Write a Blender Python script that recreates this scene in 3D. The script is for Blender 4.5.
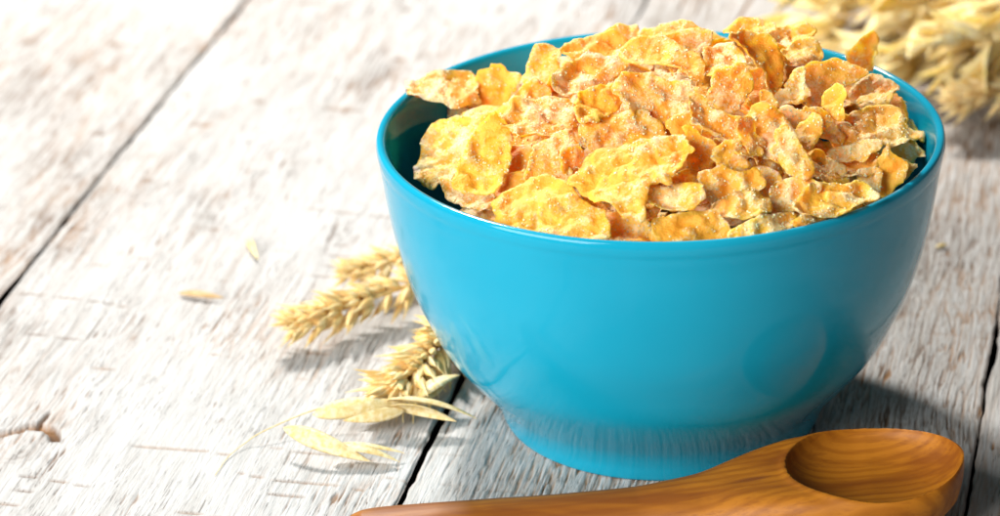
import bpy, math, random
import numpy as np
from mathutils import Vector, Matrix
from mathutils.geometry import delaunay_2d_cdt

for _o in list(bpy.data.objects):
    bpy.data.objects.remove(_o)
S = bpy.context.scene
CM = 0.01                       # all shapes below are written in centimetres
rad = math.radians

# ------------------------------------------------------------------ camera
cam_data = bpy.data.cameras.new("camera")
cam = bpy.data.objects.new("camera", cam_data)
S.collection.objects.link(cam)
_F = Vector((0.0, 0.91098446, -0.41244067))
_R = Vector((0.99959826, -0.01168982, -0.02582007))
_U = Vector((0.02834305, 0.41227497, 0.91061848))
_C = Vector((-4.307, -78.728, 40.292)) * CM
cam.matrix_world = Matrix(((_R.x, _U.x, -_F.x, _C.x), (_R.y, _U.y, -_F.y, _C.y),
                           (_R.z, _U.z, -_F.z, _C.z), (0, 0, 0, 1)))
cam_data.sensor_width = 36.0
cam_data.lens = 115.7
cam_data.clip_start = 0.05
cam_data.clip_end = 50.0
cam_data.dof.use_dof = True
cam_data.dof.focus_distance = 0.818
cam_data.dof.aperture_fstop = 14.5
cam_data.dof.aperture_blades = 0
S.camera = cam

# ------------------------------------------------------------------ light
W = bpy.data.worlds.new("World")
S.world = W
W.use_nodes = True
W.node_tree.nodes["Background"].inputs[0].default_value = (1.0, 0.98, 0.95, 1)
W.node_tree.nodes["Background"].inputs[1].default_value = 0.09


def area_lamp(name, loc, target, size, power, col, size_y=None):
    d = bpy.data.lights.new(name, 'AREA')
    d.energy = power
    d.color = col
    d.size = size
    if size_y:
        d.shape = 'RECTANGLE'
        d.size_y = size_y
    o = bpy.data.objects.new(name, d)
    S.collection.objects.link(o)
    o.location = Vector(loc) * CM
    o.rotation_euler = (Vector(target) - Vector(loc)).to_track_quat('-Z', 'Y').to_euler()
    return o


# key lamp stands behind the bowl (shadows fall towards the camera), a big soft one at the left
area_lamp("key_lamp", (-26, 72, 82), (-3, 3, 3), 0.13, 18.5, (1.0, 0.97, 0.92))
area_lamp("soft_lamp", (-90, -78, 62), (-2, 0, 5), 0.95, 34.0, (1.0, 0.98, 0.95), 0.8)

S.view_settings.view_transform = 'Standard'
S.view_settings.look = 'None'
S.view_settings.exposure = 0.0
S.view_settings.gamma = 1.0
S.view_settings.use_curve_mapping = False
S.render.engine = 'CYCLES'


# ------------------------------------------------------------------ helpers
def _hash(ix, iy, iz):
    h = (ix * 374761393 + iy * 668265263 + iz * 2147483647) & 0xFFFFFFFF
    h = ((h ^ (h >> 13)) * 1274126177) & 0xFFFFFFFF
    h = ((h ^ (h >> 16)) * 2246822519) & 0xFFFFFFFF
    return ((h ^ (h >> 15)) & 0xFFFFFF) / float(0xFFFFFF)


def vnoise(x, y, z=0.0):
    """smooth value noise in -1..1 on numpy arrays"""
    x = np.asarray(x, float); y = np.asarray(y, float) + 0 * x; z = np.asarray(z, float) + 0 * x
    x = x + 1000.3; y = y + 1000.7; z = z + 1000.1
    ix = np.floor(x).astype(np.int64); iy = np.floor(y).astype(np.int64); iz = np.floor(z).astype(np.int64)
    fx = x - ix; fy = y - iy; fz = z - iz
    fx = fx * fx * (3 - 2 * fx); fy = fy * fy * (3 - 2 * fy); fz = fz * fz * (3 - 2 * fz)
    def c(a, b, d): return _hash(ix + a, iy + b, iz + d)
    def lx(b, d): return c(0, b, d) * (1 - fx) + c(1, b, d) * fx
    def ly(d): return lx(0, d) * (1 - fy) + lx(1, d) * fy
    return (ly(0) * (1 - fz) + ly(1) * fz) * 2 - 1


def fbm(x, y, z=0.0, o=3):
    s = 0; a = 1.0; t = 0
    for k in range(o):
        s = s + a * vnoise(x * 2 ** k, y * 2 ** k, z * 2 ** k + 17.3 * k); t += a; a *= 0.5
    return s / t


def sstep(a, b, x):
    t = np.clip((x - a) / (b - a), 0, 1)
    return t * t * (3 - 2 * t)


def make_mesh(name, verts, faces, mat, smooth=True, normals=None):
    me = bpy.data.meshes.new(name)
    v = np.asarray(verts, float) * CM
    me.from_pydata(v.tolist(), [], faces if isinstance(faces, list) else faces.tolist())
    me.update()
    if smooth:
        me.polygons.foreach_set('use_smooth', np.ones(len(me.polygons), bool))
    if normals is not None:
        me.normals_split_custom_set_from_vertices(np.asarray(normals, float).tolist())
    if mat:
        me.materials.append(mat)
    return me


def put(name, me, parent=None, loc=(0, 0, 0), rot=None):
    o = bpy.data.objects.new(name, me)
    S.collection.objects.link(o)
    if parent:
        o.parent = parent
    o.location = Vector(loc) * CM
    if rot is not None:
        o.rotation_mode = 'QUATERNION'
        o.rotation_quaternion = rot
    return o


def tag(o, label=None, cat=None, group=None, kind=None):
    if label: o['label'] = label
    if cat: o['category'] = cat
    if group: o['group'] = group
    if kind: o['kind'] = kind
    return o


def thing(name, label, cat, loc=(0, 0, 0), group=None, rot=None):
    o = put(name, None, None, loc, rot)
    o.empty_display_size = 0.01
    return tag(o, label, cat, group)


def grid_faces(nu, nv, wrap_v=False):
    i, j = np.meshgrid(np.arange(nu - 1), np.arange(nv if wrap_v else nv - 1), indexing='ij')
    j2 = (j + 1) % nv
    return np.stack([i * nv + j, (i + 1) * nv + j, (i + 1) * nv + j2, i * nv + j2], -1).reshape(-1, 4)


def vert_normals(v, faces):
    v = np.asarray(v, float); f = np.asarray(faces)
    n = np.cross(v[f[:, 2]] - v[f[:, 0]], v[f[:, 3]] - v[f[:, 1]])
    out = np.zeros_like(v)
    for k in range(4):
        np.add.at(out, f[:, k], n)
    l = np.linalg.norm(out, axis=1, keepdims=True)
    return out / np.where(l == 0, 1, l)


def split_part(name, v, f, nrm, mask, mat, parent):
    """one part cut out of a continuous surface, keeping the surface's own normals"""
    f = np.asarray(f)[mask]
    u, inv = np.unique(f.ravel(), return_inverse=True)
    return put(name, make_mesh(name, np.asarray(v)[u], inv.reshape(f.shape), mat, True, np.asarray(nrm)[u]), parent)


def catmull(p, n=8):
    p = np.asarray(p, float)
    q = np.vstack([2 * p[0] - p[1], p, 2 * p[-1] - p[-2]])
    out = []
    for i in range(1, len(q) - 2):
        a, b, c, d = q[i - 1:i + 3]
        for k in range(n):
            s = k / n
            out.append(.5 * (2 * b + (c - a) * s + (2 * a - 5 * b + 4 * c - d) * s * s + (3 * b - a - 3 * c + d) * s ** 3))
    out.append(p[-1])
    return np.array(out)


# ------------------------------------------------------------------ materials
class NT:
    def __init__(self, name):
        self.m = bpy.data.materials.new(name); self.m.use_nodes = True
        self.t = self.m.node_tree; self.b = self.t.nodes["Principled BSDF"]
    def n(self, typ, **kw):
        x = self.t.nodes.new(typ)
        for k, v in kw.items():
            if k in x.inputs: x.inputs[k].default_value = v
            else: setattr(x, k, v)
        return x
    def l(self, a, ao, b, bi):
        self.t.links.new(a.outputs[ao], b.inputs[bi])
    def obj(self, scale=(1, 1, 1), own=True):
        tc = self.n('ShaderNodeTexCoord'); mp = self.n('ShaderNodeMapping')
        mp.inputs['Scale'].default_value = scale
        self.l(tc, 'Object', mp, 'Vector')
        if not own:
            return mp
        # every object gets its own stretch of the pattern
        oi = self.n('ShaderNodeObjectInfo'); mu = self.n('ShaderNodeMath', operation='MULTIPLY'); mu.inputs[1].default_value = 37.0
        self.l(oi, 'Random', mu, 0)
        cb = self.n('ShaderNodeCombineXYZ'); self.l(mu, 0, cb, 'X'); self.l(mu, 0, cb, 'Z')
        ad = self.n('ShaderNodeVectorMath', operation='ADD'); self.l(mp, 'Vector', ad, 0); self.l(cb, 'Vector', ad, 1)
        self.oi = oi
        return ad
    def noise(self, vec, scale, detail=3.0, rough=0.55, dist=0.0):
        x = self.n('ShaderNodeTexNoise'); x.inputs['Scale'].default_value = scale
        x.inputs['Detail'].default_value = detail; x.inputs['Roughness'].default_value = rough
        x.inputs['Distortion'].default_value = dist
        self.l(vec, 0, x, 'Vector'); return x
    def ramp(self, src, out, stops):
        r = self.n('ShaderNodeValToRGB'); e = r.color_ramp.elements
        while len(e) < len(stops): e.new(0.5)
        for el, (p, c) in zip(e, stops):
            el.position = p; el.color = (c[0], c[1], c[2], 1) if not np.isscalar(c) else (c, c, c, 1)
        self.l(src, out, r, 'Fac'); return r
    def mix(self, fac, a, b, blend='MIX'):
        x = self.n('ShaderNodeMix', data_type='RGBA', blend_type=blend)
        for s, i in ((fac, 0), (a, 6), (b, 7)):
            if isinstance(s, tuple) and not isinstance(s[0], (int, float)): self.t.links.new(s[0].outputs[s[1]], x.inputs[i])
            elif isinstance(s, tuple): x.inputs[i].default_value = (*s, 1)
            else: x.inputs[i].default_value = s
        return (x, 2)
    def bump(self, src, out, strength, dist, prev=None):
        b = self.n('ShaderNodeBump'); b.inputs['Strength'].default_value = strength
        b.inputs['Distance'].default_value = dist; self.l(src, out, b, 'Height')
        if prev: self.l(prev, 'Normal', b, 'Normal')
        return b
    def set(self, **kw):
        for k, v in kw.items(): self.b.inputs[k.replace('_', ' ')].default_value = v
    def col(self, pr): self.t.links.new(pr[0].outputs[pr[1]], self.b.inputs['Base Color'])
    def nrm(self, b): self.l(b, 'Normal', self.b, 'Normal')


def mat_planks():
    k = NT('weathered_whitewashed_wood')
    at = k.n('ShaderNodeAttribute', attribute_name='groove')
    aw = k.n('ShaderNodeAttribute', attribute_name='worn')
    v = k.obj((1, 0.055, 1)); v2 = k.obj((1, 0.35, 1)); v3 = k.obj((1, .12, 1))
    fib = k.noise(v, 900, 5, .65, .4)
    streak = k.noise(v3, 260, 4, .6, .6)
    patch = k.noise(v2, 55, 4, .6, .3)
    base = k.mix((k.ramp(streak, 'Fac', [(.34, 0), (.62, 1)]), 0), (.42, .412, .40), (.555, .552, .548))
    base = k.mix((k.ramp(patch, 'Fac', [(.42, 0), (.68, .75)]), 0), base, (.54, .538, .535))
    bare = k.mix((k.ramp(fib, 'Fac', [(.35, 0), (.65, 1)]), 0), (.17, .130, .092), (.44, .405, .36))
    fw = k.n('ShaderNodeMath', operation='MULTIPLY'); k.l(aw, 'Fac', fw, 0)
    rs = k.ramp(fib, 'Fac', [(.38, .15), (.62, 1)]); k.l(rs, 0, fw, 1)
    base = k.mix((fw, 0), base, bare)
    dark = k.mix((k.ramp(patch, 'Fac', [(.40, 0), (.60, 1)]), 0), (.12, .058, .024), (.30, .15, .055))
    base = k.mix((at, 'Fac'), base, dark)
    # fine torn fibres, darkened by dirt
    dash = k.noise(k.obj((1, .036, 1)), 2800, 4, .65, .3); dm = k.noise(v2, 90, 3)
    dmul = k.n('ShaderNodeMath', operation='MULTIPLY')
    k.l(k.ramp(dash, 'Fac', [(.60, 0), (.665, .8)]), 0, dmul, 0); k.l(k.ramp(dm, 'Fac', [(.45, .0), (.62, 1)]), 0, dmul, 1)
    base = k.mix((dmul, 0), base, (.13, .085, .05))
    k.col(base)
    k.set(Roughness=.72, Specular_IOR_Level=.28)
    b = k.bump(fib, 'Fac', .85, .0007)
    b = k.bump(streak, 'Fac', .45, .0011, b)
    iv = k.n('ShaderNodeMath', operation='SUBTRACT'); iv.inputs[0].default_value = 1.0; k.l(dmul, 0, iv, 1)
    b = k.bump(iv, 0, .8, .0006, b)
    k.nrm(b)
    return k.m


def mat_glaze():
    k = NT('turquoise_glaze')
    v = k.obj(own=False)
    n1 = k.noise(v, 18, 2); n2 = k.noise(v, 260, 3)
    c = k.mix((k.ramp(n1, 'Fac', [(.3, 0), (.7, 1)]), 0), (.005, .295, .45), (.009, .328, .49))
    k.col(c)
    k.set(Roughness=.11, IOR=1.42, Specular_IOR_Level=.32)
    b = k.bump(n1, 'Fac', .10, .002)
    b = k.bump(n2, 'Fac', .035, .0006, b)
    k.nrm(b)
    return k.m


def mat_flake():
    k = NT('sugared_corn_flake')
    v = k.obj()
    big = k.noise(v, 130, 3, .6, .3)
    mid = k.noise(v, 420, 4, .62, .2)
    fine = k.noise(v, 1250, 3, .75)
    at = k.n('ShaderNodeAttribute', attribute_name='relief')
    body = k.mix((k.ramp(big, 'Fac', [(.33, 0), (.67, 1)]), 0), (.95, .335, .014), (.975, .485, .048))
    body = k.mix((k.ramp(mid, 'Fac', [(.60, 0), (.82, .25)]), 0), body, (.74, .26, .025))
    # each flake is baked a little differently
    hs = k.n('ShaderNodeHueSaturation'); k.t.links.new(body[0].outputs[body[1]], hs.inputs['Color'])
    mr = k.n('ShaderNodeMapRange'); mr.inputs['To Min'].default_value = .80; mr.inputs['To Max'].default_value = 1.12
    k.l(k.oi, 'Random', mr, 'Value'); k.l(mr, 'Result', hs, 'Value')
    # sugar sits on the raised bumps
    ad = k.n('ShaderNodeMath', operation='MULTIPLY_ADD'); k.l(at, 'Fac', ad, 0); ad.inputs[1].default_value = 1.0
    hm = k.n('ShaderNodeMath', operation='MULTIPLY'); hm.inputs[1].default_value = .4; k.l(mid, 'Fac', hm, 0); k.l(hm, 0, ad, 2)
    a2 = k.n('ShaderNodeMath', operation='MULTIPLY_ADD'); k.l(fine, 'Fac', a2, 0); a2.inputs[1].default_value = 1.0; k.l(ad, 0, a2, 2)
    rs = k.ramp(a2, 0, [(.0, 0), (.1, 0)])
    mr2 = k.n('ShaderNodeMapRange'); mr2.inputs['From Min'].default_value = .72; mr2.inputs['From Max'].default_value = .98
    mr2.inputs['To Max'].default_value = .54
    k.l(a2, 0, mr2, 'Value'); k.t.nodes.remove(rs)
    c = k.mix((mr2, 'Result'), (hs, 'Color'), (.98, .83, .58))
    k.col(c)
    k.set(Roughness=.52, Specular_IOR_Level=.4, Subsurface_Weight=.6, Subsurface_Scale=.0022)
    k.b.inputs['Subsurface Radius'].default_value = (1.0, .55, .18)
    b = k.bump(mid, 'Fac', .5, .0012)
    b = k.bump(fine, 'Fac', .5, .0006, b)
    k.nrm(b)
    return k.m


def mat_straw(name, c1, c2, dark, trans=.25, ss=.25):
    k = NT(name)
    v = k.obj((1, 1, .12))
    n1 = k.noise(v, 700, 4, .6); n2 = k.noise(k.obj(), 110, 3)
    c = k.mix((k.ramp(n1, 'Fac', [(.35, 0), (.65, 1)]), 0), c1, c2)
    c = k.mix((k.ramp(n2, 'Fac', [(.50, 0), (.78, .8)]), 0), c, dark)
    k.col(c)
    k.set(Roughness=.5, Specular_IOR_Level=.4, Subsurface_Weight=ss, Subsurface_Scale=.003)
    k.b.inputs['Subsurface Radius'].default_value = (1.0, .6, .25)
    k.nrm(k.bump(n1, 'Fac', .4, .0004))
    return k.m


def mat_spoon():
    k = NT('oiled_olive_wood')
    v = k.obj((.10, 1, 1), False)
    v2 = k.obj((.20, 1, .9), False)
    warp = k.noise(v2, 55, 3, .5)
    wv = k.n('ShaderNodeTexWave', wave_type='BANDS', bands_direction='Y')
    wv.inputs['Scale'].default_value = 105; wv.inputs['Distortion'].default_value = 3.5
    wv.inputs['Detail'].default_value = 3; wv.inputs['Detail Scale'].default_value = 1.2
    k.l(v2, 0, wv, 'Vector')
    fib = k.noise(v, 900, 4, .6)
    pat = k.noise(v2, 75, 3, .55, .6)
    c = k.mix((k.ramp(wv, 'Fac', [(.05, 0), (.55, 1)]), 0), (.31, .102, .005), (.39, .138, .008))
    c = k.mix((k.ramp(pat, 'Fac', [(.38, .85), (.55, 0)]), 0), c, (.19, .05, .004))
    c = k.mix((k.ramp(fib, 'Fac', [(.30, .55), (.50, 0)]), 0), c, (.20, .055, .004))
    # small pin knots
    vo = k.n('ShaderNodeTexVoronoi', feature='F1'); vo.inputs['Scale'].default_value = 75
    k.l(v2, 0, vo, 'Vector')
    c = k.mix((k.ramp(vo, 'Distance', [(.05, .7), (.11, 0)]), 0), c, (.14, .035, .008))
    k.col(c)
    k.set(Roughness=.52, Specular_IOR_Level=.28)
    b = k.bump(fib, 'Fac', .22, .0004)
    k.nrm(b)
    return k.m


def mat_sugar():
    k = NT('sugar_crystal')
    k.set(Roughness=.55, Specular_IOR_Level=.3)
    k.b.inputs['Base Color'].default_value = (.98, .78, .46, 1)
    k.set(Subsurface_Weight=.6, Subsurface_Scale=.002)
    return k.m


M_SUGAR = mat_sugar()
M_PLANK = mat_planks(); M_GLAZE = mat_glaze(); M_FLAKE = mat_flake(); M_SPOON = mat_spoon()
M_EAR = mat_straw('ripe_wheat_husk', (.78, .50, .16), (.92, .76, .44), (.56, .29, .06), ss=.25)
M_OAT = mat_straw('pale_oat_husk', (.82, .55, .18), (.91, .74, .41), (.74, .42, .09), ss=.45)
M_HUSK = mat_straw('dry_oat_husk', (.66, .45, .16), (.84, .70, .42), (.62, .38, .10), ss=.2)
M_STEM = mat_straw('dry_straw', (.66, .46, .17), (.80, .63, .32), (.48, .29, .09))
M_CHAFF = mat_straw('brown_chaff', (.42, .24, .10), (.56, .36, .17), (.22, .11, .05))

# ------------------------------------------------------------------ the table: whitewashed planks
YAW = rad(12.58)
table = tag(put('table', None), 'tabletop of weathered whitewashed planks with dark gaps', None, None, 'structure')
GAPS = [(-35.2, .10), (-20.63, .19), (-5.90, .11), (8.65, .12), (23.2, .15)]
CRACK = [(-18.6, -5.0), (-17.58, -4.4), (-17.04, -3.93), (-16.69, -3.75), (-16.3, -3.9), (-16.1, -4.1), (-16.0, -4.45)]
SPUR = [(-16.74, -3.85), (-16.72, -3.5), (-16.66, -2.95)]


def poly_dist(c, s, pts):
    d = np.full(c.shape, 9.0)
    for (a, b), (e, g) in zip(pts[:-1], pts[1:]):
        vx, vy = e - a, g - b
        t = np.clip(((c - a) * vx + (s - b) * vy) / (vx * vx + vy * vy), 0, 1)
        d = np.minimum(d, np.hypot(c - a - t * vx, s - b - t * vy))
    return d


def plank(c0, c1, seed, fine, worn):
    dc = .030 if fine else (.06 if seed == 2 else .15)
    cs = np.linspace(0, 1, int((c1 - c0) / dc))
    # closer rows and columns at the rounded arrises
    if fine:
        ss = np.concatenate([np.arange(-30, -13, .5), np.arange(-13, 13, .11), np.arange(13, 44, .26), np.arange(44, 75, .8)])
    else:
        ss = np.concatenate([np.arange(-30, -14, .6), np.arange(-14, 44, .25 if seed == 2 else .6), np.arange(44, 75, .8)])
    sg, tg = np.meshgrid(ss, cs, indexing='ij')
    wob = lambda s, k: .055 * vnoise(s / 1.7, k + seed) + .03 * vnoise(s / .5, k + seed) + .08 * vnoise(s / 7, k + 3 * seed)
    lo = c0 + wob(ss, 3.3); hi = c1 + wob(ss, 8.8)
    cg = lo[:, None] + (hi - lo)[:, None] * tg
    z0 = seed * 13.7
    warp = .25 * fbm(cg / 2.5, sg / 7, z0)
    rough = sstep(-.35, .45, fbm(cg / 4.0, sg / 9.0, z0 + 5, 3) + (.25 if worn > .3 else -.05))
    f1 = 1 - np.abs(fbm((cg + warp) / .16, sg / 2.6, z0 + 9, 2)) * 2.2
    f2 = 1 - np.abs(fbm((cg + warp) / .075, sg / .9, z0 + 21, 2)) * 2.0
    g1 = sstep(.58, 1.0, f1) * rough
    g2 = sstep(.62, 1.0, f2) * (.25 + .75 * rough)
    # short torn gouges
    t1 = sstep(.36, .60, fbm((cg + warp) / .065, sg / .95, z0 + 31, 2)) * sstep(-.05, .35, fbm(cg / 1.6, sg / 2.2, z0 + 37, 2))
    # shallow saw marks across the plank, slightly slanted
    ph = (sg + .10 * cg + .16 * vnoise(cg / 2.2, sg / 3, z0)) / .82
    band = np.abs(ph - np.round(ph)) * .82
    on = (1.0 if worn < .3 else .35) * sstep(.38, .55, vnoise(cg / 1.4, np.round(ph) * 3.7, z0 + 41))
    saw = sstep(.055, .015, band) * on
    faint = sstep(.16, .0, np.abs((ph * 2.3) - np.round(ph * 2.3)) / 2.3) * .25
    # long drying checks along the grain
    ck = np.abs(fbm((cg + warp) / 1.9, sg / 24, z0 + 51, 2))
    check = sstep(.018, .004, ck) * sstep(.30, .55, vnoise(cg / 2.0, sg / 4.5, z0 + 57)) * (0 if seed == 3 else 1)
    h = .05 * fbm(cg / 3, sg / 6, z0 + 61, 2) - .036 * g1 - .022 * g2 - .050 * t1 - .05 * saw - .008 * faint - .10 * check
    h += .010 * vnoise(cg / .09, sg / .35, z0 + 71) * (.3 + .7 * rough)
    groove = np.clip(.58 * g1 + .36 * g2 * rough + .7 * t1 + .6 * saw + .95 * check, 0, 1)
    if c0 < -17 < c1:
        d = poly_dist(cg, sg, CRACK); d2 = poly_dist(cg, sg, SPUR)
        k1 = sstep(.20, .09, d + .05 * vnoise(cg / .2, sg / .2, 2)); k2 = sstep(.10, .02, d2)
        h -= .2 * k1 + .22 * k2; groove = np.maximum(groove, np.maximum(k1, k2))
        kn = np.hypot(cg + 16.9, (sg + 5.1) * .9)
        rg = sstep(1.1, .5, kn) * (.5 + .5 * np.sin(kn * 26 + 2 * vnoise(cg, sg, 4)))
        h -= .02 * rg; groove = np.maximum(groove, .35 * rg * sstep(.1, .4, vnoise(cg / .3, sg / .5, 9)))
    de = np.minimum(cg - lo[:, None], hi[:, None] - cg)
    # worn arris towards the gap
    er = .065 + .04 * vnoise(sg / 1.1, 0 * cg + seed * 2.2)
    h -= .10 * sstep(er, 0, de) ** 2
    groove = np.maximum(groove, .55 * sstep(.08, 0, de) * (.6 + .4 * vnoise(cg / .1, sg / .8, z0 + 3)))
    wn = np.clip(worn + .22 * fbm(cg / 2.0, sg / 5, z0 + 81, 3) + .15 * rough, 0, 1)
    n, m = cg.shape
    top = np.stack([cg, sg, h], -1).reshape(-1, 3)
    side = lambda e: np.stack([e, ss, 0 * ss - 2.4], -1)
    v = np.concatenate([top, side(lo + .05), side(hi - .05)])
    f = grid_faces(n, m)[:, ::-1]
    b = n * m; i = np.arange(n - 1)
    fl = np.stack([i * m, (i + 1) * m, b + i + 1, b + i], -1)
    j = i * m + m - 1
    fr = np.stack([j + m, j, b + n + i, b + n + i + 1], -1)
    e0 = np.array([list(range(m - 1, -1, -1)) + [b, b + n]]).tolist()
    faces = np.concatenate([f, fl[:, ::-1], fr[:, ::-1]])
    me = make_mesh('plank', v, faces, M_PLANK)
    for nm, arr in (('groove', groove), ('worn', wn)):
        a = me.attributes.new(nm, 'FLOAT', 'POINT')
        a.data.foreach_set('value', np.concatenate([arr.ravel(), np.full(2 * n, .9 if nm == 'groove' else .8)]))
    o = put('plank', me, table)
    o.rotation_euler = (0, 0, -YAW)
    return o


edges = [-64.0, -49.6] + [g for g, w in GAPS] + [37.7, 52.2]
gw = [.1, .12] + [w for g, w in GAPS] + [.12, .1]
for k in range(8):
    plank(edges[k] + gw[k] / 2, edges[k + 1] - gw[k + 1] / 2, k, k in (3, 4, 5), (.2, .1, .05, .05, .40, .36, .3, .2)[k])
# unseen board added under the planks keeps world light out of the gaps
bt = make_mesh('added_underboard', [(x, y, z) for z in (-4.4, -2.45) for x, y in ((-64, -29), (52, -29), (52, 74), (-64, 74))],
               [[3, 2, 1, 0], [4, 5, 6, 7], [0, 1, 5, 4], [1, 2, 6, 5], [2, 3, 7, 6], [3, 0, 4, 7]], M_CHAFF, False)
put('added_underboard', bt, table).rotation_euler = (0, 0, -YAW)

# ------------------------------------------------------------------ the bowl
bowl = thing('bowl', 'glossy turquoise ceramic bowl heaped with corn flakes on the planks', 'bowl', (0, 0, .02))
OUT = catmull([(3.55, .28), (3.75, .10), (3.95, .015), (4.22, 0), (4.31, .05), (4.37, .2), (4.48, .52), (4.70, .92), (5.03, 1.34), (5.42, 1.80), (5.97, 2.52),
               (6.40, 3.4), (6.80, 4.4), (7.09, 5.5), (7.27, 6.5), (7.38, 7.3), (7.43, 7.62), (7.455, 7.80), (7.485, 7.93), (7.50, 8.08),
               (7.485, 8.19), (7.44, 8.255), (7.37, 8.27), (7.295, 8.24), (7.24, 8.15), (7.17, 7.9), (7.04, 7.4), (6.93, 6.5), (6.72, 5.4), (6.38, 4.2),
               (5.85, 3.1), (5.1, 2.2), (4.1, 1.5), (2.8, 1.05), (1.4, .88), (.02, .85)], 5)
NV = 160
th = np.linspace(0, 2 * np.pi, NV, endpoint=False)
bv = np.stack([OUT[:, 0:1] * np.cos(th), OUT[:, 0:1] * np.sin(th), OUT[:, 1:2] + 0 * th], -1).reshape(-1, 3)
bf = grid_faces(len(OUT), NV, True)[:, ::-1]
bn = vert_normals(bv, bf)
_ctr = bv[bf].mean(1); _row = bf.min(1) // NV
_r0 = int(np.argmax(bn.reshape(len(OUT), NV, 3)[40, 0, 0]))
if bn[45 * NV][0] < 0:
    bf = bf[:, ::-1]; bn = -bn
row = np.repeat(np.arange(len(OUT) - 1), NV)
zf = (OUT[:-1, 1] + OUT[1:, 1])[row] / 2
peak = int(np.argmax(OUT[:, 1]))
is_foot = (row < peak) & (zf < .92)
is_rim = (zf > 7.78)
is_in = (row > peak) & ~is_rim
split_part('foot', bv, bf, bn, is_foot, M_GLAZE, bowl)
split_part('rim', bv, bf, bn, is_rim, M_GLAZE, bowl)
split_part('inner_wall', bv, bf, bn, is_in, M_GLAZE, bowl)
split_part('outer_wall', bv, bf, bn, ~(is_foot | is_rim | is_in), M_GLAZE, bowl)

# ------------------------------------------------------------------ the wooden spoon, lying along x in front of the bowl
spoon = thing('wooden_spoon', 'small orange-brown wooden spoon lying in front of the blue bowl', 'spoon', (0, -7.08, .05))
spoon.rotation_euler = (0, 0, rad(1.2))
sx = np.concatenate([-8.42 + .5 * (1 - np.cos(np.linspace(0, np.pi / 2, 24))), np.linspace(-7.9, 6.6, 340), 6.6 + .66 * np.sin(np.linspace(0, np.pi / 2, 28))[1:]])
_wx = [-8.42, -8.38, -8.25, -8.0, -7.4, -6, -4, -2.5, -.9, .2, 1.2, 2.2, 3.2, 4.0, 4.7, 5.4, 6.0, 6.5, 6.9, 7.12, 7.22, 7.26]
_wy = [.02, .17, .36, .52, .66, .70, .72, .75, .85, 1.06, 1.38, 1.71, 1.97, 2.10, 2.14, 2.09, 1.92, 1.62, 1.18, .74, .40, .02]
_c = catmull(np.stack([_wx, _wy], -1), 10)
hw = np.interp(sx, _c[:, 0], _c[:, 1])
ztop = np.interp(sx, [-8.42, -8, -6, -4, -1, 1, 3, 5, 7.3], [.72, .88, 1.0, 1.08, 1.22, 1.48, 1.78, 1.95, 1.98])
zbot = np.interp(sx, [-8.42, -8, -6, -3, 0, 2, 3.2, 4.8, 6.2, 7.0, 7.26], [.6, .38, .16, .05, .15, .22, .10, 0, .16, .75, 1.5])
NT_ = 140
ang = np.linspace(0, 2 * np.pi, NT_, endpoint=False)
ca, sa = np.cos(ang), np.sin(ang)
head = sstep(.5, 3.2, sx)
zm = np.where(True, ztop - (ztop - zbot) * (.45 - .12 * head), 0)
ny = np.sign(ca) * np.abs(ca) ** .85
up = np.clip(sa, 0, 1); dn = np.clip(-sa, 0, 1)
Y = hw[:, None] * np.sign(ca) * np.abs(ca) ** .8
# a round handle turns into a flat-topped head
ex_t = (.95 - .60 * head)[:, None]
Zt = zm[:, None] + (ztop - zm)[:, None] * np.where(up > 0, np.maximum(up, 1e-6) ** ex_t, 0)
Zb = zm[:, None] - (zm - zbot)[:, None] * dn
Z = np.where(sa >= 0, Zt, Zb)
X = sx[:, None] + 0 * Y
# extra columns of vertices across the top would be lost in a ring layout, so the hollow uses its own top sheet
tt = np.linspace(-1, 1, 190)
tt = np.sign(tt) * (1 - (1 - np.abs(tt)) ** 1.5)
Yt = hw[:, None] * tt[None]
rim_round = (1 - np.abs(tt[None]) ** (2.0 + 7 * head[:, None])) ** (.62)
Ztop = zm[:, None] + (ztop - zm)[:, None] * np.clip(rim_round, 0, 1)
Xt = sx[:, None] + 0 * Yt
CX, CY, RX, RY = 4.99, .0, 2.20, 1.98
q = np.hypot((Xt - CX) / RX, (Yt - CY) / RY)
hollow = .90 * (1 - np.clip(q, 0, 1) ** 3.2) ** .6
hollow = np.where(q < 1, hollow, 0)
lip = .035 * np.exp(-((q - 1.04) / .05) ** 2)
Ztop = Ztop - hollow + lip
Ztop += .012 * fbm(Xt / 1.4, Yt / .6, 3)
Zlow = zm[:, None] - (zm - zbot)[:, None] * (1 - np.abs(tt[None]) ** 2.2) ** .55
n, m = Xt.shape
sv = np.concatenate([np.stack([Xt, Yt, Ztop], -1).reshape(-1, 3), np.stack([Xt, Yt, Zlow], -1).reshape(-1, 3)])
gf = grid_faces(n, m)
# weld the two sheets along the outline
idx = np.arange(2 * n * m)
low = idx[n * m:].reshape(n, m); top_i = idx[:n * m].reshape(n, m)
low[:, 0] = top_i[:, 0]; low[:, -1] = top_i[:, -1]; low[0] = top_i[0]; low[-1] = top_i[-1]
remap = np.concatenate([top_i.ravel(), low.ravel()])
sf = np.concatenate([gf, remap[gf[:, ::-1] + n * m]])
sn = vert_normals(sv, sf)
fx = sv[sf][:, :, 0].mean(1)
fq = np.hypot((sv[sf][:, :, 0].mean(1) - CX) / RX, (sv[sf][:, :, 1].mean(1) - CY) / RY)
is_top = np.arange(len(sf)) < len(gf)
m_h = is_top & (fq < 1.0); m_handle = (fx < 1.9) & ~m_h
split_part('handle', sv, sf, sn, m_handle, M_SPOON, spoon)
split_part('hollow', sv, sf, sn, m_h, M_SPOON, spoon)
split_part('head', sv, sf, sn, ~m_h & ~m_handle, M_SPOON, spoon)

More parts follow.
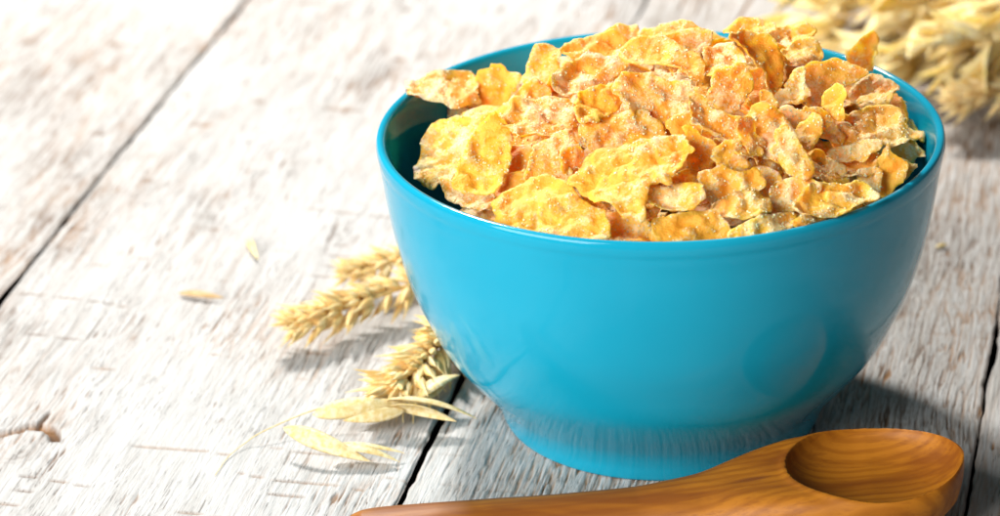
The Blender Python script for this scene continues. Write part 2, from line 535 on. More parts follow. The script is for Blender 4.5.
# ------------------------------------------------------------------ the corn flakes
# label, place (cm), facing, curl, outline (cm) of each flake one can pick out in the heap
FLAKES = [
    ("flat sugar-crusted corn flake jutting out over the bowl's left rim", (-5.7, 3.2, 8.37), (0.061, -0.153, 0.986), (0, 0), [(-1.01, 0.34), (-0.74, 0.56), (-0.39, 0.74), (0.02, 0.71), (0.59, 0.79), (0.89, 0.48), (0.96, -0.26), (0.88, -0.59), (0.37, -0.93), (-0.06, -0.84), (-0.54, -0.6), (-0.97, -0.36)]),
    ('smooth orange flake directly beneath the one jutting over the left rim', (-5.45, 4.07, 7.37), (-0.376, -0.846, 0.378), (-0.1, 0), [(-0.68, 0.31), (-0.3, 0.32), (0.12, 0.24), (0.71, 0.33), (0.81, -0.06), (0.4, -0.29), (0.01, -0.38), (-0.44, -0.42), (-0.64, -0.05)]),
    ('two-humped pale flake standing against the blue back wall at left', (-4.25, 3.33, 8.38), (-0.103, -0.836, 0.539), (0, 0.06), [(-0.6, 0.16), (-0.46, 0.42), (-0.13, 0.38), (-0.02, 0.46), (0.12, 0.53), (0.25, 0.44), (0.35, 0.27), (0.62, 0.23), (0.62, 0.01), (0.39, -0.39), (0.13, -0.7), (-0.19, -0.8), (-0.54, -0.73), (-0.53, -0.29)]),
    ('narrow folded flake with a straight raised edge right of the two-humped flake', (-3.48, -0.01, 9.25), (0.39, -0.619, 0.682), (0, 0), [(-0.71, -0.52), (-0.59, -0.22), (0.08, 0.56), (0.39, 0.58), (0.61, 0.38), (0.57, -0), (0.08, -0.28), (-0.43, -0.48)]),
    ('leftmost corn flake inside the bowl, creased and sloping to the rim', (-5.59, 0.1, 7.65), (-0.527, -0.338, 0.78), (-0.05, 0.05), [(-1.12, -0.02), (-0.93, 0.68), (-0.51, 1.23), (0.21, 1.12), (0.97, 0.96), (1.55, 0.38), (0.82, -0.09), (0.41, -0.59), (0.18, -1.01), (-0.19, -1.03), (-0.53, -0.95), (-0.87, -0.62)]),
    ('large upright sugar-crusted oval flake near the left front rim', (-4.58, -2.68, 8.76), (0.059, -0.734, 0.677), (-0.08, 0), [(0.17, 1.09), (0.42, 0.98), (0.57, 0.79), (0.68, 0.35), (0.62, -0.21), (0.38, -0.72), (0.16, -1.17), (-0.31, -1.11), (-0.81, -1), (-0.83, -0.6), (-0.61, 0.07), (-0.35, 0.61), (-0.06, 0.95)]),
    ('thin bright yellow flake under the large upright oval, touching the left front rim', (-4.98, -2.75, 7.58), (-0.334, -0.482, 0.81), (0, 0), [(-0.83, 0.77), (-0.32, 0.5), (0.22, 0.16), (0.73, -0.14), (0.64, -0.43), (0.37, -0.57), (-0.17, -0.36), (-0.65, 0.09)]),
    ('clumpy white-sugared flake lying above the dark hollow on the left', (-3.13, -1.84, 9.43), (0.137, -0.344, 0.929), (0, 0.08), [(-1.32, -0.07), (-1.02, 0.08), (-0.67, 0.5), (-0.21, 0.67), (0.11, 0.78), (0.49, 0.78), (0.95, 0.64), (1.17, 0.4), (1.11, 0.01), (0.74, -0.29), (0.45, -0.55), (0.06, -0.81), (-0.32, -0.82), (-0.63, -0.78), (-0.87, -0.5)]),
    ('curled boat-shaped flake with a rough pinkish patch left of centre', (-1.7, -2.81, 10.1), (0.119, -0.554, 0.824), (0.12, 0.12), [(-0.59, -0.03), (-0.32, 0.38), (-0.01, 0.55), (0.55, 0.61), (0.72, 0.43), (0.65, 0.06), (0.3, -0.38), (-0.08, -0.54), (-0.54, -0.66), (-0.68, -0.42)]),
    ('dish-shaped flake with a deep yellow hollow below the back left summit', (-1.98, -0.93, 10.14), (0.158, -0.482, 0.862), (0.12, 0.14), [(-0.93, -0.31), (-0.58, 0.22), (-0.18, 0.62), (0.27, 0.83), (0.76, 0.58), (1.19, 0.42), (0.81, 0.08), (0.38, -0.39), (-0.2, -0.67), (-0.61, -0.74), (-0.89, -0.6)]),
    ('lumpy flake rising highest against the blue back wall', (-2.99, 1.34, 9.55), (-0.309, -0.651, 0.693), (-0.08, 0), [(-0.5, -0.14), (-0.38, 0.31), (-0.2, 0.6), (0.16, 0.71), (0.46, 0.54), (0.53, 0.35), (0.41, 0.11), (0.23, -0.33), (0.08, -0.91), (-0.28, -0.79), (-0.51, -0.43)]),
    ('pale flake on the back left shoulder of the heap just above the rim', (-1.52, 1.14, 10.17), (-0.003, -0.402, 0.915), (0, 0.05), [(-1.03, -0.13), (-0.76, 0.2), (-0.41, 0.41), (0.09, 0.54), (0.56, 0.44), (0.86, 0.2), (0.87, -0.21), (0.43, -0.63), (0, -0.36), (-0.6, -0.44)]),
    ('small pointed flake with a yellow tip on the skyline at left', (-0.87, 2.42, 10.06), (0.117, -0.554, 0.824), (0, 0), [(-0.58, -0.09), (-0.31, 0.12), (0.02, 0.23), (0.4, 0.31), (0.54, -0.04), (0.21, -0.28), (-0.27, -0.24)]),
    ("white flake on the heap's skyline left of its summit", (0.4, 1.11, 10.51), (-0.13, -0.289, 0.948), (0, -0.05), [(-0.9, 0.1), (-0.68, 0.44), (-0.12, 0.49), (0.51, 0.4), (0.82, 0.02), (0.63, -0.53), (0.18, -0.6), (-0.45, -0.3)]),
    ('white-crusted flake with two round blisters and a yellow lobe below the summit', (0.07, -1.47, 10.77), (-0.16, -0.391, 0.906), (-0.06, 0), [(-1.19, 0.38), (-0.96, 0.7), (-0.6, 0.81), (-0.09, 0.74), (0.28, 0.44), (0.65, 0.22), (0.98, -0.21), (0.97, -0.75), (0.76, -0.96), (0.44, -0.68), (0.05, -0.45), (-0.45, -0.21), (-0.89, 0.03)]),
    ('orange flake in the saddle between the two skyline bumps', (0.83, 0.23, 10.58), (-0.135, -0.701, 0.7), (0, 0), [(-0.64, 0.18), (-0.24, 0.34), (0.14, 0.31), (0.63, 0.15), (0.56, -0.18), (0.24, -0.46), (-0.17, -0.26), (-0.52, -0.08)]),
    ('tall orange flake with a pale ridge, middle of the heap', (-0.3, -2.9, 10.31), (0.043, -0.748, 0.662), (-0.05, -0.04), [(-1.03, 0.37), (-0.77, 0.63), (-0.46, 0.74), (-0.01, 0.68), (0.45, 0.46), (0.93, 0.45), (1.01, 0.02), (0.92, -0.4), (0.63, -0.71), (0.12, -0.86), (-0.33, -0.81), (-0.61, -0.48), (-0.85, -0.06)]),
    ('largest flake, a broad golden plate in the centre of the heap', (-1.03, -5.34, 9.19), (-0.23, -0.435, 0.871), (-0.04, -0.02), [(-1.44, 0.22), (-1.3, 0.57), (-1.09, 0.85), (-0.73, 1.05), (0.08, 1.06), (0.74, 1.07), (1.32, 1.12), (1.52, 0.81), (1.47, 0.25), (1.04, -0.23), (0.68, -0.41), (0.42, -0.73), (0.31, -1.3), (0.18, -1.52), (-0.23, -1.21), (-0.61, -0.84), (-1.02, -0.49), (-1.36, -0.16)]),
    ('broad golden flake wedged just above the largest central plate', (-1.19, -3.51, 9.61), (0.104, -0.69, 0.717), (0, -0.04), [(-1.07, 0.12), (-0.73, 0.34), (-0.35, 0.43), (0.23, 0.57), (0.73, 0.36), (1.12, 0.1), (1.08, -0.2), (0.49, -0.35), (-0.06, -0.47), (-0.51, -0.53), (-0.91, -0.37)]),
    ('upright triangular flake right of the dark hollow on the left', (-2.94, -3.35, 8.83), (-0.044, -0.7, 0.712), (0, 0), [(-0.72, -0.48), (-0.56, -0.05), (-0.42, 0.32), (-0.14, 0.55), (0.17, 0.7), (0.4, 0.8), (0.47, 0.55), (0.37, 0.09), (0.51, -0.38), (0.45, -0.7), (-0.05, -0.73), (-0.47, -0.65)]),
    ('broad white-dusted flake leaning over the front rim at left', (-2.95, -5.38, 8.46), (-0.105, -0.36, 0.927), (-0.07, -0.05), [(-1.58, 0.2), (-1.35, 0.55), (-1.04, 0.82), (-0.74, 1.06), (-0.39, 1.15), (0.01, 1.02), (0.34, 0.65), (0.67, 0.25), (1.07, -0.19), (1.33, -0.58), (1.41, -0.93), (1.25, -1.25), (0.52, -1.25), (-0.37, -0.91), (-1.2, -0.49)]),
    ('dark orange flake edge in the shaded gap above the front rim', (-1.14, -5.44, 7.84), (-0.007, -0.443, 0.896), (0, 0), [(-0.69, 0.7), (-0.32, 0.55), (0.11, 0.28), (0.63, -0.04), (0.86, -0.43), (0.31, -0.59), (-0.37, -0.47), (-0.54, 0.02)]),
    ('rolled ring-like flake low in the front right of centre', (0.06, -5.88, 8.7), (-0.124, -0.413, 0.902), (0.25, 0.25), [(-0.79, 0.08), (-0.65, 0.29), (-0.4, 0.41), (0.04, 0.48), (0.48, 0.38), (0.71, 0.15), (0.76, -0.19), (0.53, -0.41), (0.18, -0.53), (-0.25, -0.43), (-0.61, -0.21)]),
    ('rectangular pale speckled flake resting against the middle of the front rim', (0.42, -6.56, 8.36), (0.108, -0.793, 0.599), (-0.04, 0), [(-0.96, 0.13), (-0.81, 0.23), (-0.47, 0.28), (-0.07, 0.35), (0.32, 0.4), (0.57, 0.4), (0.73, 0.22), (0.89, -0.03), (0.98, -0.28), (0.58, -0.47), (-0.06, -0.52), (-0.79, -0.52), (-0.9, -0.17)]),
    ('long narrow pale flake lying along the front rim right of middle', (2.2, -6.58, 8.32), (0.204, -0.508, 0.837), (0, -0.06), [(-0.89, -0.31), (-0.68, -0.11), (-0.34, 0.1), (0.07, 0.3), (0.48, 0.46), (0.9, 0.6), (0.9, 0.33), (0.7, 0.04), (0.21, -0.25), (-0.51, -0.53), (-0.81, -0.6)]),
    ('lobed flake above the crumpled brown one near the front', (1.51, -5.39, 8.95), (0.035, -0.761, 0.648), (-0.05, 0), [(-0.86, 0.25), (-0.63, 0.37), (-0.28, 0.42), (0.01, 0.31), (0.3, 0.25), (0.55, 0.4), (0.71, 0.17), (0.8, -0.09), (0.61, -0.32), (0.22, -0.41), (-0.21, -0.53), (-0.53, -0.58), (-0.68, -0.22)]),
    ('crumpled brownish flake with folded layers near the front rim', (1.73, -6.02, 8.58), (-0.025, -0.382, 0.924), (-0.12, -0.12), [(-0.75, 0.1), (-0.49, 0.35), (-0.09, 0.5), (0.34, 0.44), (0.6, 0.22), (0.72, -0.1), (0.53, -0.35), (0.08, -0.49), (-0.3, -0.44), (-0.63, -0.21)]),
    ('small smooth yellow flake at the lower end of a long slanting one', (1.49, -4.82, 9.34), (0.107, -0.835, 0.54), (-0.1, -0.08), [(-0.46, 0.19), (-0.29, 0.34), (-0.01, 0.42), (0.31, 0.16), (0.52, -0.16), (0.29, -0.34), (-0.02, -0.38), (-0.33, -0.23)]),
    ('long slanting flake running down from the middle of the heap', (1.35, -4.32, 10.0), (0.29, -0.551, 0.783), (0, -0.03), [(-0.82, 0.66), (-0.5, 0.71), (-0.1, 0.45), (0.36, 0.37), (0.61, 0.12), (0.74, -0.3), (0.93, -0.57), (0.44, -0.81), (0.1, -0.55), (-0.3, -0.29), (-0.65, -0.05), (-0.79, 0.28)]),
    ('narrow wavy-edged flake right of the long slanting one', (2.15, -4.45, 9.56), (0.567, -0.762, 0.314), (0, 0.02), [(-0.8, 0.63), (-0.46, 0.72), (-0.21, 0.62), (0.04, 0.3), (0.37, -0.11), (0.78, -0.41), (0.74, -0.63), (0.38, -0.67), (0.01, -0.52), (-0.3, -0.16), (-0.53, 0.21)]),
    ('rounded orange flake standing on edge at the heart of the right side', (2.63, -4.14, 9.76), (-0.003, -0.777, 0.629), (-0.08, 0), [(-0.68, 0.3), (-0.5, 0.6), (-0.24, 0.77), (-0.02, 0.69), (0.24, 0.42), (0.49, 0.03), (0.59, -0.36), (0.43, -0.72), (0.2, -0.84), (-0.09, -0.7), (-0.41, -0.18)]),
    ('thick tablet-like flake leaning forward on the right side', (3.04, -5.14, 9.63), (-0.175, -0.787, 0.591), (-0.05, -0.1), [(-0.43, 0.46), (-0.32, 0.63), (-0.17, 0.7), (-0.03, 0.58), (0.11, 0.37), (0.33, 0), (0.49, -0.31), (0.43, -0.53), (0.27, -0.67), (-0.04, -0.6), (-0.25, -0.43), (-0.39, -0.17)]),
    ('small oval flake tucked behind the thick tablet-like one', (3.59, -3.87, 9.69), (-0.248, -0.738, 0.627), (-0.1, 0), [(-0.41, 0.05), (-0.2, 0.26), (0.09, 0.44), (0.28, 0.31), (0.34, 0.1), (0.2, -0.23), (-0.04, -0.54), (-0.26, -0.38)]),
    ('round orange flake with a scalloped edge near the right front rim', (2.97, -5.51, 8.73), (-0.125, -0.902, 0.414), (0.08, 0.06), [(-0.57, 0), (-0.45, 0.19), (-0.27, 0.33), (0.07, 0.4), (0.41, 0.41), (0.6, 0.16), (0.47, -0.18), (0.2, -0.41), (-0.1, -0.48), (-0.37, -0.42)]),
    ('wide puckered pale flake lying on the right front rim', (4.03, -5.81, 8.57), (0.119, -0.438, 0.891), (-0.04, -0.06), [(-1.07, -0.26), (-0.85, 0.11), (-0.55, 0.41), (-0.19, 0.53), (0.21, 0.56), (0.71, 0.56), (0.99, 0.39), (1.14, 0.14), (0.8, -0.01), (0.49, -0.19), (0.19, -0.43), (-0.19, -0.59), (-0.64, -0.65), (-1, -0.54)]),
    ('sliver of pale flake squeezed against the right front rim', (3.32, -6.37, 8.27), (0.041, -0.594, 0.803), (0, 0), [(-0.46, -0.02), (-0.16, 0.11), (0.16, 0.17), (0.5, 0.14), (0.21, -0.11), (-0.24, -0.28)]),
    ('slim banana-shaped flake below the large curled one on the right', (4.67, -3.77, 9.01), (-0.105, -0.501, 0.859), (0, -0.15), [(-0.66, -0.01), (-0.42, 0.15), (-0.09, 0.2), (0.26, 0.26), (0.5, 0.23), (0.64, 0.02), (0.47, -0.14), (0.12, -0.23), (-0.26, -0.28), (-0.55, -0.18)]),
    ('ribbed shaded flake under the slim banana-shaped one', (4.79, -3.86, 8.62), (0.006, -0.33, 0.944), (0, 0), [(-0.57, 0.12), (-0.28, 0.26), (0.1, 0.32), (0.6, 0.37), (0.56, -0.03), (0.23, -0.32), (-0.18, -0.42), (-0.46, -0.29)]),
    ('bright yellow flake standing upright beside the right rim', (5.6, -3.95, 8.59), (-0.37, -0.843, 0.39), (-0.1, 0), [(-0.38, -0.13), (-0.3, 0.24), (-0.19, 0.51), (-0.08, 0.7), (0.05, 0.57), (0.17, 0.34), (0.39, 0.14), (0.46, -0.09), (0.35, -0.36), (0.04, -0.57), (-0.17, -0.69), (-0.35, -0.66)]),
    ('small brown-edged flake between the upright yellow one and the right rim', (6.04, -3.38, 8.25), (0.202, -0.727, 0.657), (0, 0), [(-0.13, 0.38), (0.08, 0.31), (0.27, 0.08), (0.15, -0.11), (-0.07, -0.33), (-0.31, -0.32)]),
    ('small plain orange flake left of the upright yellow one', (5.09, -4.2, 8.43), (-0.236, -0.811, 0.536), (0, 0), [(-0.3, 0.22), (-0.05, 0.22), (0.22, 0.25), (0.28, -0.08), (0.22, -0.35), (-0.07, -0.23), (-0.29, -0.04)]),
    ('curled tip of flake rising like a hook on the right side', (4.39, -2.82, 9.98), (-0.59, -0.467, 0.659), (0.35, 0), [(-0.44, 0.06), (-0.35, 0.33), (-0.19, 0.5), (0.08, 0.51), (0.26, 0.31), (0.33, 0.04), (0.19, -0.14), (0.27, -0.53), (0.06, -0.65), (-0.21, -0.42)]),
    ('largest flake on the right, broad and cream with an upturned lip', (5.25, -2.76, 9.37), (0.048, -0.378, 0.924), (0.03, -0.04), [(-0.98, 0.33), (-0.81, 0.26), (-0.62, 0.15), (-0.37, 0.37), (-0.07, 0.59), (0.27, 0.67), (0.56, 0.6), (0.77, 0.42), (0.89, 0.09), (0.93, -0.23), (0.92, -0.55), (0.57, -0.77), (0.1, -0.67), (-0.42, -0.67), (-0.78, -0.46), (-0.95, -0.1)]),
    ('rough pinkish-brown flake near the right back rim', (5.64, -0.47, 9.34), (-0.253, -0.362, 0.897), (-0.05, -0.08), [(-0.73, -0.03), (-0.57, 0.25), (-0.34, 0.52), (-0.06, 0.7), (0.19, 0.55), (0.46, 0.31), (0.64, 0.1), (0.53, -0.23), (0.39, -0.56), (0.19, -0.76), (-0.18, -0.5), (-0.53, -0.32)]),
    ('yellow flake sticking up alone above the right back rim', (5.72, 3.03, 9.16), (-0.095, -0.958, 0.269), (0.06, -0.1), [(-0.54, -0.11), (-0.35, 0.13), (-0.16, 0.28), (0.05, 0.47), (0.24, 0.46), (0.4, 0.35), (0.37, -0.05), (0.28, -0.48), (0.01, -0.58), (-0.3, -0.47)]),
    ('large smooth orange flake on the right back slope', (4.41, -1.05, 9.9), (-0.02, -0.821, 0.571), (0.05, 0.05), [(-0.77, 0.2), (-0.58, 0.4), (-0.27, 0.5), (0.27, 0.56), (0.64, 0.39), (0.97, 0.22), (0.72, -0.04), (0.36, -0.18), (0.1, -0.3), (-0.17, -0.56), (-0.53, -0.68), (-0.75, -0.49)]),
    ('upright small flake left of the large smooth orange one', (3.38, -2.07, 10.18), (0.1, -0.711, 0.696), (-0.1, 0), [(-0.32, -0.06), (-0.17, 0.27), (0.02, 0.52), (0.25, 0.6), (0.34, 0.38), (0.27, -0.06), (0.19, -0.47), (-0.12, -0.61), (-0.45, -0.56)]),
    ('big sickle-shaped sugar-crusted flake sweeping down from the summit', (2.5, -1.66, 10.79), (0.533, -0.555, 0.638), (-0.05, -0.06), [(-1.05, 0.36), (-0.7, 0.59), (-0.32, 0.69), (0.12, 0.69), (0.38, 0.51), (0.58, 0.24), (0.7, -0.22), (0.7, -0.62), (0.43, -0.94), (0.25, -0.81), (0.12, -0.51), (-0.1, -0.17), (-0.37, 0.02), (-0.73, 0.16)]),
    ('pale flake overlapping the top of a hanging orange one below the summit', (1.6, -1.72, 10.85), (0.09, -0.269, 0.959), (0, 0.05), [(-0.57, -0.19), (-0.39, 0.29), (-0.13, 0.69), (0.17, 0.67), (0.43, 0.39), (0.54, -0.15), (0.34, -0.46), (-0.01, -0.49), (-0.38, -0.72)]),
    ('hanging orange flake with a crusted border in the upper middle', (1.6, -2.83, 10.48), (0.154, -0.933, 0.326), (-0.06, -0.05), [(-0.49, 0.12), (-0.39, 0.34), (-0.13, 0.48), (0.21, 0.54), (0.41, 0.49), (0.5, 0.13), (0.44, -0.24), (0.28, -0.51), (-0, -0.65), (-0.33, -0.49), (-0.5, -0.21)]),
    ('shaded brown flake behind the sickle-shaped one', (2.4, -1.9, 10.11), (-0.372, -0.658, 0.655), (0, 0), [(-0.29, 0.47), (0.03, 0.52), (0.25, 0.15), (0.33, -0.25), (0.13, -0.54), (-0.15, -0.38), (-0.31, 0.04)]),
    ('bumpy golden flake forming the summit of the heap on the right', (2.6, 2.15, 10.2), (-0.075, -0.313, 0.947), (0, -0.08), [(-0.76, -0.12), (-0.56, 0.15), (-0.23, 0.32), (0.2, 0.43), (0.58, 0.2), (0.65, -0.19), (0.32, -0.43), (-0.2, -0.36)]),
    ('white-dusted flake just right of the summit', (3.59, 1.74, 10.04), (0.19, -0.292, 0.937), (-0.05, 0), [(-0.62, -0.09), (-0.32, 0.31), (0.05, 0.52), (0.48, 0.43), (0.67, 0.12), (0.33, -0.29), (-0.12, -0.55), (-0.46, -0.44)]),
    ('flat pale flake on the right skyline beside the back rim', (3.78, 0.32, 10.1), (0.09, -0.274, 0.958), (0, 0), [(-0.64, -0.08), (-0.34, 0.33), (-0.01, 0.53), (0.46, 0.48), (0.63, 0.1), (0.38, -0.31), (-0.06, -0.55), (-0.41, -0.49)]),
    ('tiny yellow shard below the sickle-shaped flake', (2.62, -2.88, 10.12), (0.32, -0.786, 0.529), (0, 0), [(-0.23, 0.19), (-0.03, 0.25), (0.15, 0.03), (0.25, -0.17), (0.03, -0.23), (-0.16, -0.06)]),
    ('small knobbly flake above the oval one on the right side', (3.23, -3.2, 9.81), (-0.123, -0.682, 0.721), (-0.15, -0.15), [(-0.49, 0.16), (-0.25, 0.3), (0.06, 0.19), (0.36, 0.16), (0.45, -0.04), (0.24, -0.26), (-0.04, -0.35), (-0.33, -0.16)]),
    ('thin yellow flake seen edge-on left of the hook-shaped tip', (4.01, -3.24, 9.54), (0.519, -0.533, 0.669), (0, 0), [(-0.7, 0.29), (-0.35, 0.41), (0.01, 0.37), (0.29, 0.07), (0.54, -0.27), (0.37, -0.49), (0.04, -0.34), (-0.21, -0.04)]),
    ('shadowed flake in the hollow on the right side', (3.96, -4.07, 8.63), (0.234, -0.454, 0.86), (0, 0), [(-0.39, 0.37), (-0.14, 0.54), (0.15, 0.36), (0.46, -0.01), (0.56, -0.32), (0.13, -0.51), (-0.3, -0.39), (-0.45, -0.03)]),
    ('deep orange flake between the central plate and the long slanting one', (0.76, -4.3, 9.46), (0.1, -0.813, 0.573), (-0.05, 0), [(-0.38, 0.51), (-0.13, 0.54), (0.09, 0.36), (0.42, 0.05), (0.46, -0.17), (0.26, -0.4), (-0.07, -0.52), (-0.37, -0.42), (-0.27, 0.06)]),
    ('plain orange flake peeping below the tall ridged one in the middle', (0.48, -3.73, 9.84), (0.122, -0.628, 0.768), (0, 0), [(-0.54, 0.04), (-0.2, 0.28), (0.11, 0.4), (0.39, 0.13), (0.43, -0.18), (0.12, -0.33), (-0.31, -0.32)]),
    ('small orange shard right of the upright triangular flake', (-2.41, -3.46, 8.92), (0.327, -0.93, 0.17), (0, 0), [(-0.31, 0.25), (-0.04, 0.38), (0.33, 0.24), (0.29, -0.11), (0.02, -0.5), (-0.27, -0.26)]),
    ('brown shaded flake deep in the hollow on the left', (-3.78, -2.38, 8.29), (-0.211, -0.605, 0.768), (0, 0), [(-0.32, 0.53), (0.08, 0.59), (0.51, 0.4), (0.39, -0.1), (0.1, -0.55), (-0.3, -0.69), (-0.47, -0.18)]),
    ("pale flake behind the broad dusted one at the heap's left front", (-3.93, -3.17, 8.08), (-0.294, -0.702, 0.649), (0, 0), [(-0.48, -0.19), (-0.23, 0.2), (0.07, 0.38), (0.46, 0.22), (0.31, -0.19), (-0.14, -0.42)]),
    ('shaded flake behind the rolled ring-like one', (0.6, -4.98, 8.64), (0.238, -0.581, 0.779), (0, 0), [(-0.62, 0.19), (-0.25, 0.46), (0.15, 0.39), (0.44, 0.02), (0.47, -0.37), (0.1, -0.47), (-0.29, -0.23)]),
    ('reddish flake in the gap right of the lobed flake', (2.45, -5.01, 8.71), (-0.002, -0.817, 0.577), (0, 0), [(-0.4, 0.34), (-0.06, 0.43), (0.28, 0.22), (0.31, -0.19), (0.1, -0.48), (-0.23, -0.32)]),
    ('flake half hidden under the rough pinkish-brown one by the right rim', (6.16, -0.43, 8.85), (-0.185, -0.404, 0.896), (0, 0), [(-0.45, 0.45), (-0.08, 0.51), (0.23, 0.23), (0.33, -0.23), (0.19, -0.62), (-0.22, -0.32)]),
]


def flake_mesh(outline, curl, seed, h=.068, thick=.065):
    """a wrinkled, blistered plate with real thickness from an outline in cm"""
    o = np.array(outline, float)
    q = np.vstack([o[-1:], o, o[:2]])
    dense = []
    for i in range(1, len(q) - 2):
        a, b, c, d = q[i - 1:i + 3]
        kk = max(2, int(np.linalg.norm(c - b) / h))
        for k in range(kk):
            s = k / kk
            dense.append(.5 * (2 * b + (c - a) * s + (2 * a - 5 * b + 4 * c - d) * s * s + (3 * b - a - 3 * c + d) * s ** 3))
    e = np.array(dense)
    nxt = np.roll(e, -1, 0) - np.roll(e, 1, 0)
    nr = np.stack([nxt[:, 1], -nxt[:, 0]], -1); nr /= np.linalg.norm(nr, axis=1, keepdims=True) + 1e-9
    e = e + nr * (.085 * fbm(e[:, 0] / .42, e[:, 1] / .42, seed * 3.1, 3) + .05 * vnoise(e[:, 0] / .12, e[:, 1] / .12, seed * 5.1) - .16 * sstep(.45, .85, vnoise(e[:, 0] / .33, e[:, 1] / .33, seed * 9.1)))[:, None]
    lo, hi = e.min(0), e.max(0)
    gx, gy = np.meshgrid(np.arange(lo[0], hi[0], h), np.arange(lo[1], hi[1], h * .87))
    gx = gx + (np.arange(gx.shape[0]) % 2)[:, None] * h / 2
    g = np.stack([gx.ravel(), gy.ravel()], -1)
    # inside test and distance to the edge
    x1, y1 = e[:, 0], e[:, 1]; x2, y2 = np.roll(x1, -1), np.roll(y1, -1)
    cond = ((y1[None] > g[:, 1:2]) != (y2[None] > g[:, 1:2]))
    xi = (x2 - x1)[None] * (g[:, 1:2] - y1[None]) / np.where(y2 == y1, 1e-9, y2 - y1)[None] + x1[None]
    ins = (cond & (g[:, 0:1] < xi)).sum(1) % 2 == 1
    dd = np.sqrt(((g[:, None] - e[None]) ** 2).sum(-1).min(1))
    g = g[ins & (dd > h * .55)]
    pts = np.vstack([e, g]); ne = len(e)
    r = delaunay_2d_cdt([Vector(p) for p in pts.tolist()], [(i, (i + 1) % ne) for i in range(ne)], [list(range(ne))], 1, 1e-6)
    pv = np.array([(p.x, p.y) for p in r[0]]); tri = [list(t) for t in r[2]]
    rim = [len(s) and min(s) < ne for s in r[3]]
    dE = np.sqrt(((pv[:, None] - e[None]) ** 2).sum(-1).min(1))
    x, y = pv[:, 0], pv[:, 1]
    sd = seed * 7.77
    wr = .20 * fbm(x / 1.1, y / 1.1, sd, 2) + .13 * fbm(x / .50, y / .50, sd + 3, 2)
    bl = fbm(x / .30, y / .30, sd + 9, 2)
    # round blisters and folds
    wr2 = wr + .12 * np.clip(bl, -.2, 1) + .030 * vnoise(x / .12, y / .12, sd + 12) - .11 * (1 - np.abs(vnoise(x / .55, y / .55, sd + 15))) ** 4
    wr2 = wr2 * (.45 + .55 * sstep(0, .25, dE)) + .20 * sstep(.36, 0, dE) ** 1.5 * (.35 + vnoise(x / .55, y / .55, sd + 20))
    cx_, cy_ = (c_ if abs(c_) > .01 else .15 * math.sin(sd * (3 + 5 * j_)) for j_, c_ in enumerate(curl))
    zc = cx_ * x * x + cy_ * y * y  + .02 * x * y * math.sin(sd)
    zz = wr2 + zc
    tk = thick * (.22 + .78 * sstep(0, .2, dE)) * (1 + .5 * vnoise(x / .4, y / .4, sd + 30))
    up = np.stack([x, y, zz + tk / 2], -1)
    dn = np.stack([x, y, zz - tk / 2 + .03 * vnoise(x / .22, y / .22, sd + 40)], -1)
    nvv = len(pv)
    # outline order in the triangulation's own numbering
    from collections import Counter
    ed = Counter()
    for t in tri:
        for a, b in zip(t, t[1:] + t[:1]): ed[(a, b)] += 1
    bnd = [(a, b) for (a, b) in ed if (b, a) not in ed]
    area2 = sum((pv[t[1]] - pv[t[0]])[0] * (pv[t[2]] - pv[t[0]])[1] - (pv[t[1]] - pv[t[0]])[1] * (pv[t[2]] - pv[t[0]])[0] for t in tri[:30])
    if area2 < 0:
        tri = [t[::-1] for t in tri]; bnd = [(b, a) for a, b in bnd]
    faces = tri + [[v + nvv for v in t[::-1]] for t in tri] + [[b, a, a + nvv, b + nvv] for a, b in bnd]
    me = make_mesh('corn_flake', np.concatenate([up, dn]), faces, M_FLAKE)
    rel = np.clip(.5 * bl + .25 * vnoise(x / .8, y / .8, sd + 50) + (.20 if seed % 3 else -.02), -1, 1) * .55
    a = me.attributes.new('relief', 'FLOAT', 'POINT')
    a.data.foreach_set('value', np.concatenate([rel, rel - .12]))
    me['n_top'] = nvv
    return me


_CUBE = np.array([(x, y, z) for x in (-1, 1) for y in (-1, 1) for z in (-1, 1)], float)
_CF = np.array([(0, 1, 3, 2), (4, 6, 7, 5), (0, 4, 5, 1), (2, 3, 7, 6), (0, 2, 6, 4), (1, 5, 7, 3)])


